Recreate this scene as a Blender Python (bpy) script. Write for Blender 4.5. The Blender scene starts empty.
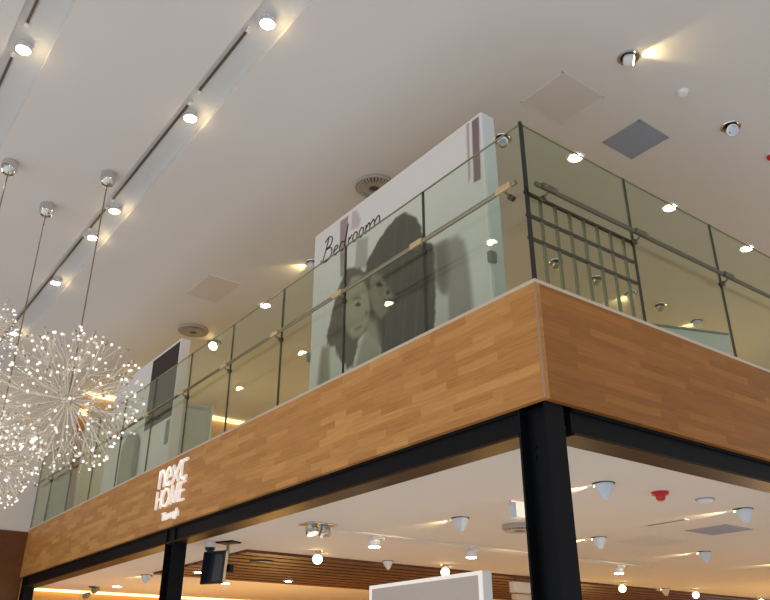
import bpy, bmesh, math, random
from mathutils import Vector, Matrix
random.seed(7)
PI = math.pi
scene = bpy.context.scene
col = scene.collection

# ------------------------------------------------------------------ materials
def lin(c):
    out = []
    for v in c:
        v = v / 255.0
        out.append(v / 12.92 if v <= 0.04045 else ((v + 0.055) / 1.055) ** 2.4)
    return (out[0], out[1], out[2], 1.0)

def mat(name, rgb, rough=0.6, metal=0.0, emit=None, estr=0.0, noise=0.0, nscale=8.0, spec=0.5):
    m = bpy.data.materials.new(name); m.use_nodes = True
    nt = m.node_tree; b = nt.nodes['Principled BSDF']
    b.inputs['Base Color'].default_value = lin(rgb)
    b.inputs['Roughness'].default_value = rough
    b.inputs['Metallic'].default_value = metal
    b.inputs['Specular IOR Level'].default_value = spec
    if emit:
        b.inputs['Emission Color'].default_value = lin(emit)
        b.inputs['Emission Strength'].default_value = estr
    if noise > 0:
        geo = nt.nodes.new('ShaderNodeNewGeometry')
        n = nt.nodes.new('ShaderNodeTexNoise'); n.inputs['Scale'].default_value = nscale
        n.inputs['Detail'].default_value = 3
        mx = nt.nodes.new('ShaderNodeMix'); mx.data_type = 'RGBA'
        c = lin(rgb)
        mx.inputs[6].default_value = tuple(v * (1 - noise) for v in c[:3]) + (1,)
        mx.inputs[7].default_value = tuple(min(1, v * (1 + noise)) for v in c[:3]) + (1,)
        nt.links.new(geo.outputs['Position'], n.inputs['Vector'])
        nt.links.new(n.outputs['Fac'], mx.inputs[0])
        nt.links.new(mx.outputs[2], b.inputs['Base Color'])
    return m

def glass_mat(name, tint, refl=0.05):
    m = bpy.data.materials.new(name); m.use_nodes = True
    nt = m.node_tree; nt.nodes.clear()
    out = nt.nodes.new('ShaderNodeOutputMaterial')
    tr = nt.nodes.new('ShaderNodeBsdfTransparent'); tr.inputs['Color'].default_value = tint
    gl = nt.nodes.new('ShaderNodeBsdfGlossy'); gl.inputs['Roughness'].default_value = 0.0
    gl.inputs['Color'].default_value = (0.95, 1.0, 0.93, 1)
    lw = nt.nodes.new('ShaderNodeLayerWeight'); lw.inputs['Blend'].default_value = 0.5
    pw = nt.nodes.new('ShaderNodeMath'); pw.operation = 'POWER'; pw.inputs[1].default_value = 5
    ml = nt.nodes.new('ShaderNodeMath'); ml.operation = 'MULTIPLY_ADD'
    ml.inputs[1].default_value = 0.9; ml.inputs[2].default_value = refl
    mx = nt.nodes.new('ShaderNodeMixShader')
    L = nt.links.new
    L(lw.outputs['Facing'], pw.inputs[0]); L(pw.outputs[0], ml.inputs[0]); L(ml.outputs[0], mx.inputs[0])
    L(tr.outputs[0], mx.inputs[1]); L(gl.outputs[0], mx.inputs[2]); L(mx.outputs[0], out.inputs['Surface'])
    return m

def wood_mat(name, axis, dark, light, row=0.105, length=0.62, rough=0.42, spec=0.35):
    """butcher-block parquet: random strips along `axis` ('X' or 'Y'), rows in Z"""
    m = bpy.data.materials.new(name); m.use_nodes = True
    nt = m.node_tree; b = nt.nodes['Principled BSDF']; L = nt.links.new
    def N(t): return nt.nodes.new(t)
    def M(op, a=None, v=None):
        n = N('ShaderNodeMath'); n.operation = op
        if a is not None: L(a, n.inputs[0])
        if v is not None:
            if isinstance(v, (int, float)): n.inputs[1].default_value = v
            else: L(v, n.inputs[1])
        return n.outputs[0]
    geo = N('ShaderNodeNewGeometry'); sp = N('ShaderNodeSeparateXYZ'); L(geo.outputs['Position'], sp.inputs[0])
    along = sp.outputs[axis]
    rowi = M('FLOOR', M('DIVIDE', sp.outputs['Z'], row))
    wn = N('ShaderNodeTexWhiteNoise'); wn.noise_dimensions = '1D'; L(rowi, wn.inputs['W'])
    off = M('MULTIPLY', wn.outputs['Value'], 7.3)
    ui = M('FLOOR', M('ADD', M('DIVIDE', along, length), off))
    cb = N('ShaderNodeCombineXYZ'); L(rowi, cb.inputs[0]); L(ui, cb.inputs[1])
    wn2 = N('ShaderNodeTexWhiteNoise'); wn2.noise_dimensions = '3D'; L(cb.outputs[0], wn2.inputs['Vector'])
    # long grain
    cg = N('ShaderNodeCombineXYZ')
    L(M('ADD', M('MULTIPLY', along, 3.0), M('MULTIPLY', wn2.outputs['Value'], 40)), cg.inputs[0]); L(M('MULTIPLY', sp.outputs['Z'], 60), cg.inputs[1])
    ns = N('ShaderNodeTexNoise'); ns.inputs['Scale'].default_value = 1.0; ns.inputs['Detail'].default_value = 4; L(cg.outputs[0], ns.inputs['Vector'])
    cube = M('POWER', wn2.outputs['Value'], 1.6)
    f = M('ADD', M('MULTIPLY', cube, 0.42), M('MULTIPLY', ns.outputs['Fac'], 0.72))
    rp = N('ShaderNodeValToRGB'); L(f, rp.inputs[0])
    rp.color_ramp.elements[0].position = 0.12; rp.color_ramp.elements[0].color = lin(dark)
    rp.color_ramp.elements[1].position = 0.9; rp.color_ramp.elements[1].color = lin(light)
    L(rp.outputs[0], b.inputs['Base Color'])
    b.inputs['Roughness'].default_value = rough; b.inputs['Specular IOR Level'].default_value = spec
    bp = N('ShaderNodeBump'); bp.inputs['Strength'].default_value = 0.08; bp.inputs['Distance'].default_value = 0.01
    L(ns.outputs['Fac'], bp.inputs['Height']); L(bp.outputs[0], b.inputs['Normal'])
    return m

def attr_mat(name):
    m = bpy.data.materials.new(name); m.use_nodes = True
    nt = m.node_tree; b = nt.nodes['Principled BSDF']
    a = nt.nodes.new('ShaderNodeAttribute'); a.attribute_name = 'ink'
    n = nt.nodes.new('ShaderNodeTexNoise'); n.inputs['Scale'].default_value = 60
    g = nt.nodes.new('ShaderNodeNewGeometry'); nt.links.new(g.outputs['Position'], n.inputs['Vector'])
    mx = nt.nodes.new('ShaderNodeMix'); mx.data_type = 'RGBA'; mx.blend_type = 'OVERLAY'; mx.inputs[0].default_value = 0.12
    nt.links.new(a.outputs['Color'], mx.inputs[6]); nt.links.new(n.outputs['Color'], mx.inputs[7])
    nt.links.new(mx.outputs[2], b.inputs['Base Color']); b.inputs['Roughness'].default_value = 0.7
    b.inputs['Specular IOR Level'].default_value = 0.2
    return m

M_CEIL = mat('ceiling_paint', (221, 217, 213), 0.9, noise=0.025, nscale=0.6, spec=0.1)
M_CEIL_LOW = mat('lower_ceiling_paint', (222, 214, 204), 0.9, noise=0.02, nscale=0.7, spec=0.1)
M_SLOT = mat('recess_paint', (212, 214, 214), 0.85, spec=0.1)
M_WALL = mat('white_wall_paint', (226, 219, 210), 0.85, noise=0.02, nscale=1.0, spec=0.1)
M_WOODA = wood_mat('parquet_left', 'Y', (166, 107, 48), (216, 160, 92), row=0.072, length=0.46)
M_WOODB = wood_mat('parquet_right_shaded', 'X', (134, 82, 30), (178, 118, 50), row=0.066, length=0.7)  # same parquet, painted darker and redder for the less lit right face
M_WOODW = wood_mat('brown_wall_panelling', 'X', (84, 48, 22), (116, 72, 36), row=0.3, length=1.4)
M_WOODF = wood_mat('golden_wall_panelling', 'X', (196, 146, 80), (222, 176, 108), row=0.3, length=1.4)
M_SLAT = wood_mat('wenge_slats', 'X', (78, 47, 33), (108, 68, 49), row=0.2, length=2.0)
M_SLATBACK = mat('slat_gap_shade', (28, 16, 12), 0.9)  # near-black tone stands for shade in the gaps
M_FLOOR = mat('mezzanine_floor', (190, 165, 125), 0.5, noise=0.08, nscale=2)
M_FLOORL = mat('pale_shop_floor', (214, 206, 196), 0.5, noise=0.05, nscale=2)
M_STEEL = mat('black_steel', (15, 17, 21), 0.45, 0.0, noise=0.15, nscale=4, spec=0.12)
M_SOFFIT = mat('black_steel_brown_reflection', (56, 38, 18), 0.4, 0.0, noise=0.12, nscale=3, spec=0.12)  # black steel with the wood floor's brown reflection painted in
M_CHROME = mat('chrome', (214, 214, 212), 0.12, 1.0)
M_RAIL = mat('brushed_rail', (150, 146, 124), 0.28, 0.9)
M_RAILD = mat('dull_grey_rail', (112, 108, 90), 0.35, 0.7)
M_BRASS = mat('bright_clamp', (236, 208, 160), 0.22, 0.8)
M_ALU = mat('aluminium_channel', (222, 210, 190), 0.35, 0.6)
M_TRIM = mat('corner_trim', (176, 142, 108), 0.4, 0.3)
M_WHITE = mat('white_plastic', (226, 228, 232), 0.4)
M_CONE = mat('cool_white_enamel', (206, 220, 236), 0.35)
M_BLACK = mat('black_plastic', (18, 18, 20), 0.4)
M_SCREEN = mat('dark_screen', (26, 32, 40), 0.12)
M_DARK = mat('dark_recess', (50, 46, 42), 0.7)
M_GREY = mat('grey_vent', (150, 158, 174), 0.7, noise=0.05, nscale=30)
M_TILE = mat('access_tile', (213, 206, 200), 0.9, spec=0.1)
M_TILE2 = mat('access_tile_warm', (214, 203, 194), 0.9, spec=0.1)
M_DIFF = mat('diffuser_ring', (176, 166, 156), 0.6)
M_DIFF2 = mat('diffuser_fins', (86, 74, 68), 0.6)
M_LAMP = mat('lit_lens', (255, 255, 255), 0.4, emit=(255, 246, 226), estr=26.0)
M_LAMPW = mat('lit_warm_lens', (255, 255, 255), 0.4, emit=(255, 224, 160), estr=14.0)
M_LENS = mat('clear_lens', (190, 198, 216), 0.08, 0.85)
M_COVE = mat('cove_strip', (255, 240, 200), 0.5, emit=(255, 226, 160), estr=2.2)
M_RED = mat('red_plastic', (176, 24, 30), 0.3, emit=(190, 20, 30), estr=0.12)
M_TRACK = mat('track_dark', (96, 82, 70), 0.5, 0.2)
M_TRACKW = mat('track_white', (216, 214, 212), 0.5)
M_GLASS = glass_mat('balustrade_glass', (0.93, 0.96, 0.92, 1), 0.032)
M_GLASSB = glass_mat('balustrade_glass_olive', (0.86, 0.895, 0.815, 1), 0.035)
M_EDGE = mat('glass_dark_edge', (24, 32, 26), 0.2)
M_EDGEA = mat('glass_joint_edge', (62, 72, 56), 0.2)
M_TOP = mat('glass_top_edge', (158, 150, 112), 0.2)  # gold refraction along the glass edge put in as colour
M_PANEL = mat('display_panel_white', (236, 234, 234), 0.6)
M_PANELS = mat('display_panel_side', (216, 226, 228), 0.6)
M_PANELG = mat('pale_green_panel', (196, 204, 190), 0.6)
M_BLPOST = mat('black_poster', (34, 28, 26), 0.6, noise=0.4, nscale=5)
M_CUTOUT = mat('arched_cutout_face', (150, 160, 150), 0.15, 0.3)  # plain face of the made-up arches
M_MFRAME = mat('grey_frame', (120, 126, 116), 0.5)
M_SIGN = mat('sign_white_glow', (246, 242, 236), 0.4, emit=(255, 246, 236), estr=0.3)  # slight glow added to make the white parts brighter
M_LBOX = mat('lightbox_face', (196, 186, 176), 0.5, emit=(196, 186, 176), estr=0.05)
M_INK = mat('black_lettering', (26, 24, 24), 0.6)
M_POST = attr_mat('poster_print')
M_ROD = mat('silver_gilt_rod', (244, 238, 224), 0.22, 0.8)
M_CRYST = mat('sparkle_crystal', (255, 252, 246), 0.15, emit=(255, 250, 240), estr=0.8)  # bright crystal sparkle put in as glow
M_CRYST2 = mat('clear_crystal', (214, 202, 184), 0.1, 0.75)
M_CRYST3 = mat('soft_sparkle_crystal', (236, 228, 216), 0.2, emit=(255, 244, 230), estr=0.3)  # weaker sparkle, also put in as glow
M_WIRE = mat('steel_wire', (150, 130, 104), 0.35, 0.6)

# ------------------------------------------------------------------ mesh helpers
class MB:
    def __init__(s): s.v = []; s.f = []; s.mi = []
    def add(s, vs, fs, mi=0):
        o = len(s.v); s.v += [tuple(v) for v in vs]
        for f in fs: s.f.append(tuple(o + i for i in f)); s.mi.append(mi)
    def box(s, x0, x1, y0, y1, z0, z1, mi=0, bev=0.0):
        if bev > 0:
            bm = bmesh.new(); bmesh.ops.create_cube(bm, size=1)
            for v in bm.verts:
                v.co = ((x0 + x1) / 2 + v.co.x * (x1 - x0), (y0 + y1) / 2 + v.co.y * (y1 - y0), (z0 + z1) / 2 + v.co.z * (z1 - z0))
            bmesh.ops.bevel(bm, geom=bm.edges[:], offset=bev, segments=2, affect='EDGES', profile=0.5)
            bm.verts.index_update()
            s.add([v.co for v in bm.verts], [[v.index for v in f.verts] for f in bm.faces], mi); bm.free(); return s
        vs = [(x, y, z) for x in (x0, x1) for y in (y0, y1) for z in (z0, z1)]
        s.add(vs, [(0, 1, 3, 2), (4, 6, 7, 5), (0, 4, 5, 1), (2, 3, 7, 6), (0, 2, 6, 4), (1, 5, 7, 3)], mi); return s
    def cone(s, a, b, ra, rb, n=16, mi=0, cap=True):
        a = Vector(a); b = Vector(b); d = (b - a).normalized()
        up = Vector((0, 0, 1)) if abs(d.z) < 0.95 else Vector((1, 0, 0))
        u = d.cross(up).normalized(); w = d.cross(u)
        vs = []
        for c, r in ((a, ra), (b, rb)):
            for i in range(n):
                t = 2 * PI * i / n
                vs.append(c + u * (r * math.cos(t)) + w * (r * math.sin(t)))
        fs = [(i, (i + 1) % n, n + (i + 1) % n, n + i) for i in range(n)]
        if cap:
            fs.append(tuple(range(n - 1, -1, -1))); fs.append(tuple(range(n, 2 * n)))
        s.add(vs, fs, mi); return s
    def lathe(s, prof, n=24, mi=0, M=None):
        vs = []; fs = []
        for r, z in prof:
            for i in range(n):
                t = 2 * PI * i / n; p = Vector((r * math.cos(t), r * math.sin(t), z))
                vs.append(M @ p if M else p)
        for k in range(len(prof) - 1):
            for i in range(n):
                j = (i + 1) % n
                fs.append((k * n + i, k * n + j, (k + 1) * n + j, (k + 1) * n + i))
        fs.append(tuple(range(n - 1, -1, -1))); fs.append(tuple((len(prof) - 1) * n + i for i in range(n)))
        s.add(vs, fs, mi); return s
    def tube(s, pts, r, n=8, mi=0):
        for a, b in zip(pts[:-1], pts[1:]): s.cone(a, b, r, r, n, mi)
        return s
    def mesh(s, name, mats, smooth=False):
        me = bpy.data.meshes.new(name); me.from_pydata(s.v, [], s.f)
        for m in (mats if isinstance(mats, (list, tuple)) else [mats]): me.materials.append(m)
        me.polygons.foreach_set('material_index', s.mi)
        bm = bmesh.new(); bm.from_mesh(me); bmesh.ops.recalc_face_normals(bm, faces=bm.faces); bm.to_mesh(me); bm.free()
        if smooth:
            me.polygons.foreach_set('use_smooth', [True] * len(me.polygons))
            me.set_sharp_from_angle(angle=math.radians(40))
        me.update(); return me
    def build(s, name, mats, parent=None, smooth=False, loc=None):
        return put(name, s.mesh(name, mats, smooth), parent, loc)

def put(name, me, parent=None, loc=None, rot=None):
    o = bpy.data.objects.new(name, me); col.objects.link(o)
    if parent: o.parent = parent
    if loc: o.location = loc
    if rot: o.rotation_euler = rot
    return o
def thing(name, label, cat, loc=(0, 0, 0), rz=0.0, group=None):
    o = bpy.data.objects.new(name, None); col.objects.link(o)
    o.empty_display_size = 0.1; o.location = loc; o.rotation_euler = (0, 0, rz)
    o['label'] = label; o['category'] = cat
    if group: o['group'] = group
    return o
def tag(o, label, cat, group=None):
    o['label'] = label; o['category'] = cat
    if group: o['group'] = group
    return o
def struct(o, label, cat):
    o['kind'] = 'structure'; o['label'] = label; o['category'] = cat; return o
def light(name, kind, loc, energy, color, parent=None, size=0.1, aim=None, angle=60, blend=0.5):
    d = bpy.data.lights.new(name, kind); d.energy = energy; d.color = lin(color)[:3]
    if kind == 'AREA': d.size = size
    else: d.shadow_soft_size = size
    if kind == 'SPOT': d.spot_size = math.radians(angle); d.spot_blend = blend
    o = bpy.data.objects.new(name, d); col.objects.link(o); o.location = loc
    if aim is not None: o.rotation_euler = Vector(aim).to_track_quat('-Z', 'Y').to_euler()
    return o

# ------------------------------------------------------------------ camera (eye height 1.6 m, tilted up)
F, YAW, PITCH = 784.96, 0.92935, 0.44539
cam = bpy.data.cameras.new('camera'); co = bpy.data.objects.new('camera', cam); col.objects.link(co)
cam.sensor_width = 36.0; cam.lens = F / 770.0 * 36.0; cam.clip_end = 200
co.location = (-4.139, -3.622, 1.6)
co.rotation_euler = Vector((math.cos(YAW) * math.cos(PITCH), math.sin(YAW) * math.cos(PITCH), math.sin(PITCH))).to_track_quat('-Z', 'Y').to_euler()
scene.camera = co

# heights
ZS = 0.085     # depth of the ceiling recesses
ZC = 7.6      # hall ceiling
ZL = 3.23     # shop ceiling under the mezzanine
ZF0, ZF1 = 3.395, 4.325   # wood fascia
ZG = 5.86     # top of the glass
YE = 14.4     # end wall

# ------------------------------------------------------------------ setting
def ceiling_upper():
    m = MB(); X0, X1, Y0, Y1, T = -14, 24, -9, 14.7, 0.25
    xs = [X0, -3.56, -3.16, -1.68, -1.3, X1]
    for i in (0, 2, 4): m.box(xs[i], xs[i + 1], Y0, Y1, ZC, ZC + T)
    for a, b in ((xs[1], xs[2]), (xs[3], xs[4])): m.box(a, b, Y0, Y1, ZC + ZS, ZC + T, 1)
    return struct(m.build('ceiling', [M_CEIL, M_SLOT]), 'pale painted hall ceiling with two long recessed light slots', 'ceiling')
ceiling_upper()

# shop ceiling with an opening for the slatted strip (x>1.3, 6.98<y<10.6)
m = MB()
m.box(0.28, 22, 0.28, 6.98, ZL, ZL + 0.12); m.box(0.28, 1.3, 6.98, 10.6, ZL, ZL + 0.12); m.box(0.28, 22, 10.6, 14.45, ZL, ZL + 0.12)
struct(m.build('ceiling', M_CEIL_LOW), 'pale shop ceiling under the mezzanine, warm towards the back', 'ceiling')
m = MB(); m.box(1.3, 22, 6.98, 10.6, ZL + 0.2, ZL + 0.26); struct(m.build('ceiling', M_SLATBACK), 'dark sheet for the shade above the slats of the shop ceiling', 'ceiling')  # dark sheet standing for the shade between the slats
st = thing('slatted_ceiling_raft', 'dark brown timber slat strip let into the shop ceiling', 'slatted ceiling', (1.3, 6.98, ZL))
sl = MB(); sl.box(-0.0, 20.7, 0, 0.26, -0.04, 0.2)
SLM = sl.mesh('slat', M_SLAT)
k = 0
while k * 0.36 + 0.26 < 3.62:
    put('slat', SLM, st, (0, k * 0.36, 0)); k += 1
m = MB(); m.box(0, 24, 0, 14.6, ZF1 - 0.35, ZF1 + 0.005)
m.v = [(x if x > 0 else 0.06, y if y > 0 else 0.06, z) for x, y, z in m.v]
struct(m.build('floor', M_FLOOR), 'mezzanine floor slab behind the timber fascia', 'floor')
m = MB(); m.box(0.0, 24, 0.0, 14.7, -0.05, 0); struct(m.build('floor', M_FLOORL), 'lower shop floor', 'floor')
# fascias
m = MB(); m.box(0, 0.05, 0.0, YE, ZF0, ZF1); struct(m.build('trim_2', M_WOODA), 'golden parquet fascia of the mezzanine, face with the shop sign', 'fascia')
m = MB(); m.box(0.05, 24, 0, 0.05, ZF0, ZF1); struct(m.build('trim_3', M_WOODB), 'parquet fascia of the mezzanine painted in shaded tones, right of the corner', 'fascia')
m = MB(); m.box(-0.006, 0.012, -0.006, 0.012, ZF0 - 0.004, ZF1, bev=0.003); struct(m.build('trim_4', M_TRIM), 'thin pale strip on the fascia corner', 'corner trim')
m = MB(); m.box(0.0, 0.05, 0.0, YE, ZF1, ZF1 + 0.03); struct(m.build('trim_5', M_ALU), 'thin metal channel at the foot of the glass, sign side', 'glass channel')
m = MB(); m.box(0.05, 24, 0.0, 0.05, ZF1, ZF1 + 0.03); struct(m.build('trim_6', M_ALU), 'thin metal channel at the foot of the glass, right side', 'glass channel')
# end walls
m = MB(); m.box(-14, 0.6, YE, YE + 0.3, 4.29, ZC); struct(m.build('wall_far', M_WALL), 'pale end wall behind the crystal chandeliers', 'wall')
m = MB(); m.box(-14, 0.04, YE - 0.02, YE + 0.3, 0, 4.29); struct(m.build('wall_far_lower', M_WOODW), 'brown timber wall below the pale end wall', 'wall')
m = MB(); m.box(0.6, 24, 14.7, 14.9, ZF1, ZC); struct(m.build('wall_back_upper', M_WOODF), 'golden timber back wall of the mezzanine floor', 'wall')
m = MB(); m.box(0.04, 24, 14.7, 14.9, 0, ZF1); struct(m.build('wall_back_lower', M_WOODF), 'golden timber back wall of the lower shop', 'wall')

# ------------------------------------------------------------------ black steel frame
def beam(label, L, along):
    t = thing('steel_beam', label, 'beam')
    def bx(a0, a1, b0, b1, z0, z1, name, mt):
        m = MB()
        if along == 'Y': m.box(b0, b1, a0, a1, z0, z1)
        else: m.box(a0, a1, b0, b1, z0, z1)
        return m.build(name, mt, t)
    bx(0.34, L, 0.05, 0.27, 3.37, 3.395, 'top_flange', M_STEEL)
    bx(0.34, L, 0.075, 0.11, 3.205, 3.37, 'web', M_STEEL)
    bx(0.34, L, 0.05, 0.29, 3.186, 3.205, 'bottom_flange', M_SOFFIT)
    return t
beam('long black steel beam under the fascia with the shop sign', YE - 0.02, 'Y')
beam('black steel beam under the right hand fascia, from corner column rightwards', 23, 'X')
def column(y0, label):
    t = thing('steel_column', label, 'column', (0.05, y0, 0))
    MB().box(0, 0.19, 0, 0.02, 0, 3.395).build('flange', M_STEEL, t)
    MB().box(0, 0.19, 0.26, 0.28, 0, 3.395).build('flange', M_STEEL, t)
    MB().box(0.08, 0.11, 0.02, 0.26, 0, 3.395).build('web', M_STEEL, t)
    MB().box(0.11, 0.19, 0.02, 0.26, 3.18, 3.2).build('stiffener_plate', M_STEEL, t)
    m = MB()
    for zz in (3.03, 3.1):
        for yy in (0.2,): m.cone((0.08, yy, zz), (0.066, yy, zz), 0.012, 0.012, 6)
    m.build('bolt', M_STEEL, t)
    return t
column(0.05, 'thick black steel H column under the corner of the mezzanine')
column(6.66, 'black steel H column below the shop sign')
column(14.06, 'black steel column at the far left end beside the brown wall')

# ------------------------------------------------------------------ glass balustrade
def glass_panel(a0, a1, along, label, first=False):
    t = thing('glass_panel', label, 'glass panel', (0.025, a0, ZF1 + 0.03) if along == 'Y' else (a0, 0.025, ZF1 + 0.03), group='glass balustrade panels')
    H = ZG - ZF1 - 0.03; L = a1 - a0; g = 0.004
    def bx(p0, p1, z0, z1, name, mt, th=0.007):
        m = MB()
        if along == 'Y': m.box(-th, th, p0, p1, z0, z1)
        else: m.box(p0, p1, -th, th, z0, z1)
        return m.build(name, mt, t)
    bx(g + 0.008, L - g - 0.008, 0, H - 0.01, 'pane', M_GLASS if along == 'Y' else M_GLASSB)
    bx(g, g + 0.008, 0, H, 'side_edge', M_EDGEA if a0 > 0.5 else M_EDGE, 0.0075)
    bx(L - g - 0.008, L - g, 0, H, 'side_edge', M_EDGEA, 0.0075)
    bx(g + 0.008, L - g - 0.008, H - 0.01, H, 'top_edge', M_TOP, 0.0072)
    return t
ordw = ['first', 'second', 'third', 'fourth', 'fifth', 'sixth', 'seventh', 'eighth', 'ninth', 'tenth', 'eleventh']
JA = [0.02] + [1.335 * k for k in range(1, 11)] + [14.39]
for k in range(11):
    glass_panel(JA[k], JA[k + 1], 'Y', '%s glass balustrade panel from the corner along the shop sign side' % ordw[k])
JB = [0.04] + [1.41 * k for k in range(1, 6)]
for k in range(5):
    if k < 3: glass_panel(JB[k], JB[k + 1], 'X', '%s glass balustrade panel from the corner along the right side' % ordw[k])
m = MB(); m.box(0.002, 0.026, 0.002, 0.026, ZF1 + 0.03, ZG + 0.006, bev=0.003)
tag(m.build('corner_strip', M_EDGE), 'black strip joining the glass panels at the mezzanine corner', 'corner strip')

def rail(along, a0, a1, joints, z, label):
    t = thing('handrail', label, 'handrail', (-0.06, a0, z) if along == 'Y' else (a0, -0.06, z))
    def P(a, b, z): return (b, a, z) if along == 'Y' else (a, b, z)
    MB().cone(P(0, 0, 0), P(a1 - a0, 0, 0), 0.021, 0.021, 16).build('tube', M_RAIL if along == 'Y' else M_RAILD, t, True)
    for j in joints:
        a = j - a0
        m = MB(); q0, q1 = a - 0.085, a + 0.085
        if along == 'Y': m.box(-0.03, 0.0, q0, q1, -0.03, 0.026, bev=0.004)
        else: m.box(q0, q1, -0.03, 0.0, -0.03, 0.026, bev=0.004)
        m.build('clamp_plate', M_BRASS if along == 'Y' else M_RAILD, t)
        for k in (-0.05, 0.05): MB().cone(P(a + k, -0.028, 0), P(a + k, -0.034, 0), 0.007, 0.007, 8).build('screw', M_CHROME, t)
        m = MB(); m.cone(P(a, 0.0, -0.02), P(a, 0.05, -0.055), 0.009, 0.009, 8)
        m.cone(P(a, 0.05, -0.055), P(a, 0.075, -0.055), 0.026, 0.026, 14)
        m.cone(P(a, 0.1, -0.055), P(a, 0.094, -0.055), 0.026, 0.026, 14); m.build('bracket', M_RAILD, t, True)
rail('Y', 0.05, 14.3, [0.18] + JA[1:11], 5.238, 'long brushed metal handrail along the glass, shop sign side')
rail('X', 0.05, 8.0, [0.2] + JB[1:5], 5.212, 'brushed metal handrail along the glass, right of the corner')

# metal grid behind the first right-hand panel
t = thing('grid_rack', 'tall metal grid of bars standing behind the glass right of the corner', 'rack', (0.05, 0.065, ZF1 + 0.005))
for k in range(7):
    MB().box(0.165 + k * 0.181, 0.195 + k * 0.181, -0.008, 0.008, 0, 0.865).build('upright', M_RAIL, t)
for z in (0.865, 0.65, 0.435):
    MB().box(0.0, 1.385, -0.012, 0.012, z - 0.012, z + 0.012).build('crossbar', M_DARK, t)

# ------------------------------------------------------------------ poster wall
def inside(poly, y, z):
    c = False; n = len(poly); j = n - 1
    for i in range(n):
        yi, zi = poly[i]; yj, zj = poly[j]
        if (zi > z) != (zj > z) and y < (yj - yi) * (z - zi) / (zj - zi) + yi: c = not c
        j = i
    return c
def edge_d(poly, y, z):
    best = 9.0; n = len(poly)
    for i in range(n):
        ay, az = poly[i]; by, bz = poly[(i + 1) % n]
        dy, dz = by - ay, bz - az; q = dy * dy + dz * dz
        u = max(0, min(1, ((y - ay) * dy + (z - az) * dz) / q)) if q else 0
        d = (y - ay - u * dy) ** 2 + (z - az - u * dz) ** 2
        if d < best: best = d
    return math.sqrt(best)
SH = {
 'curtain': [(3.449, 6.70), (3.273, 6.70), (3.286, 6.472), (3.309, 6.1), (3.33, 5.9), (3.412, 5.9), (3.448, 6.435)],
 'patch': [(3.186, 6.708), (3.089, 6.673), (3.001, 6.517), (3.041, 6.425), (3.21, 6.464)],
 'stripe': [(1.035, 6.72), (0.93, 6.72), (0.954, 5.971), (1.054, 5.978)],
 'thin': [(1.115, 6.74), (1.075, 6.74), (1.099, 6.062), (1.132, 6.009)],
 'lamp': [(3.078, 6.264), (2.853, 6.2), (2.857, 5.872), (2.906, 5.815), (3.109, 5.901)],
 'lampin': [(3.034, 6.162), (2.973, 6.175), (2.931, 6.102), (2.948, 5.964), (3.03, 5.986)],
 'hair': [(2.131, 6.175), (2.244, 6.205), (2.418, 6.167), (2.598, 6.086), (2.751, 5.969), (2.873, 5.858), (2.921, 5.603), (2.876, 5.273), (2.834, 5.015), (2.611, 4.765), (2.54, 4.35), (1.861, 4.35), (1.739, 4.35), (1.68, 4.939), (1.678, 5.542), (1.841, 5.694), (1.879, 5.87), (1.969, 6.031)],
 'face': [(2.787, 5.713), (2.596, 5.596), (2.432, 5.358), (2.361, 5.235), (2.486, 5.235), (2.468, 5.11), (2.576, 5.055), (2.724, 5.192), (2.821, 5.437)],
 'eye1': [(2.689, 5.522), (2.614, 5.517), (2.558, 5.445), (2.651, 5.47)],
 'eye2': [(2.504, 5.362), (2.432, 5.346), (2.432, 5.298), (2.486, 5.307)],
 'arm': [(1.654, 5.538), (1.334, 5.506), (1.238, 5.411), (1.197, 5.221), (1.171, 4.926), (1.152, 4.35), (1.518, 4.35), (1.507, 4.91), (1.596, 4.961), (1.672, 5.129)],
 'armd': [(1.686, 5.54), (1.499, 5.525), (1.467, 5.272), (1.495, 5.03), (1.574, 4.942), (1.672, 5.124)],
 'light': [(1.675, 5.053), (1.603, 4.974), (1.507, 4.905), (1.51, 4.35), (1.724, 4.35)],
 'childhair': [(3.328, 5.947), (3.193, 5.943), (3.006, 5.858), (2.865, 5.72), (2.782, 5.36), (2.834, 5.015), (3.009, 4.967), (3.113, 4.667), (3.231, 4.691), (3.4, 4.863), (3.491, 5.028), (3.666, 5.123), (3.655, 5.304), (3.597, 5.428), (3.521, 5.65), (3.4, 5.822)],
 'cface': [(3.168, 5.807), (2.984, 5.757), (2.842, 5.508), (2.79, 5.265), (2.835, 5.088), (2.967, 4.989), (3.123, 5.005), (3.269, 5.166), (3.33, 5.415), (3.288, 5.658)],
 'ceye': [(3.095, 5.417), (3.016, 5.425), (2.975, 5.372), (3.034, 5.369)],
 'cbrow': [(3.138, 5.51), (3.018, 5.501), (2.957, 5.44), (3.037, 5.471)],
 'cnose': [(2.896, 5.28), (2.818, 5.227), (2.875, 5.187)],
 'cmouth': [(3.107, 5.122), (2.97, 5.123), (2.93, 5.085), (3.066, 5.083)],
 'dress': [(2.836, 5.173), (2.685, 5.059), (2.593, 4.793), (2.557, 4.35), (3.0, 4.35), (3.073, 4.62), (2.983, 4.887), (2.872, 5.016)],
 'carm': [(3.774, 5.107), (3.6, 5.089), (3.554, 4.35), (3.88, 4.35), (3.809, 4.966)],
 'clight': [(3.577, 5.056), (3.447, 5.001), (3.354, 4.764), (3.3, 4.35), (3.554, 4.35)],
}
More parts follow.
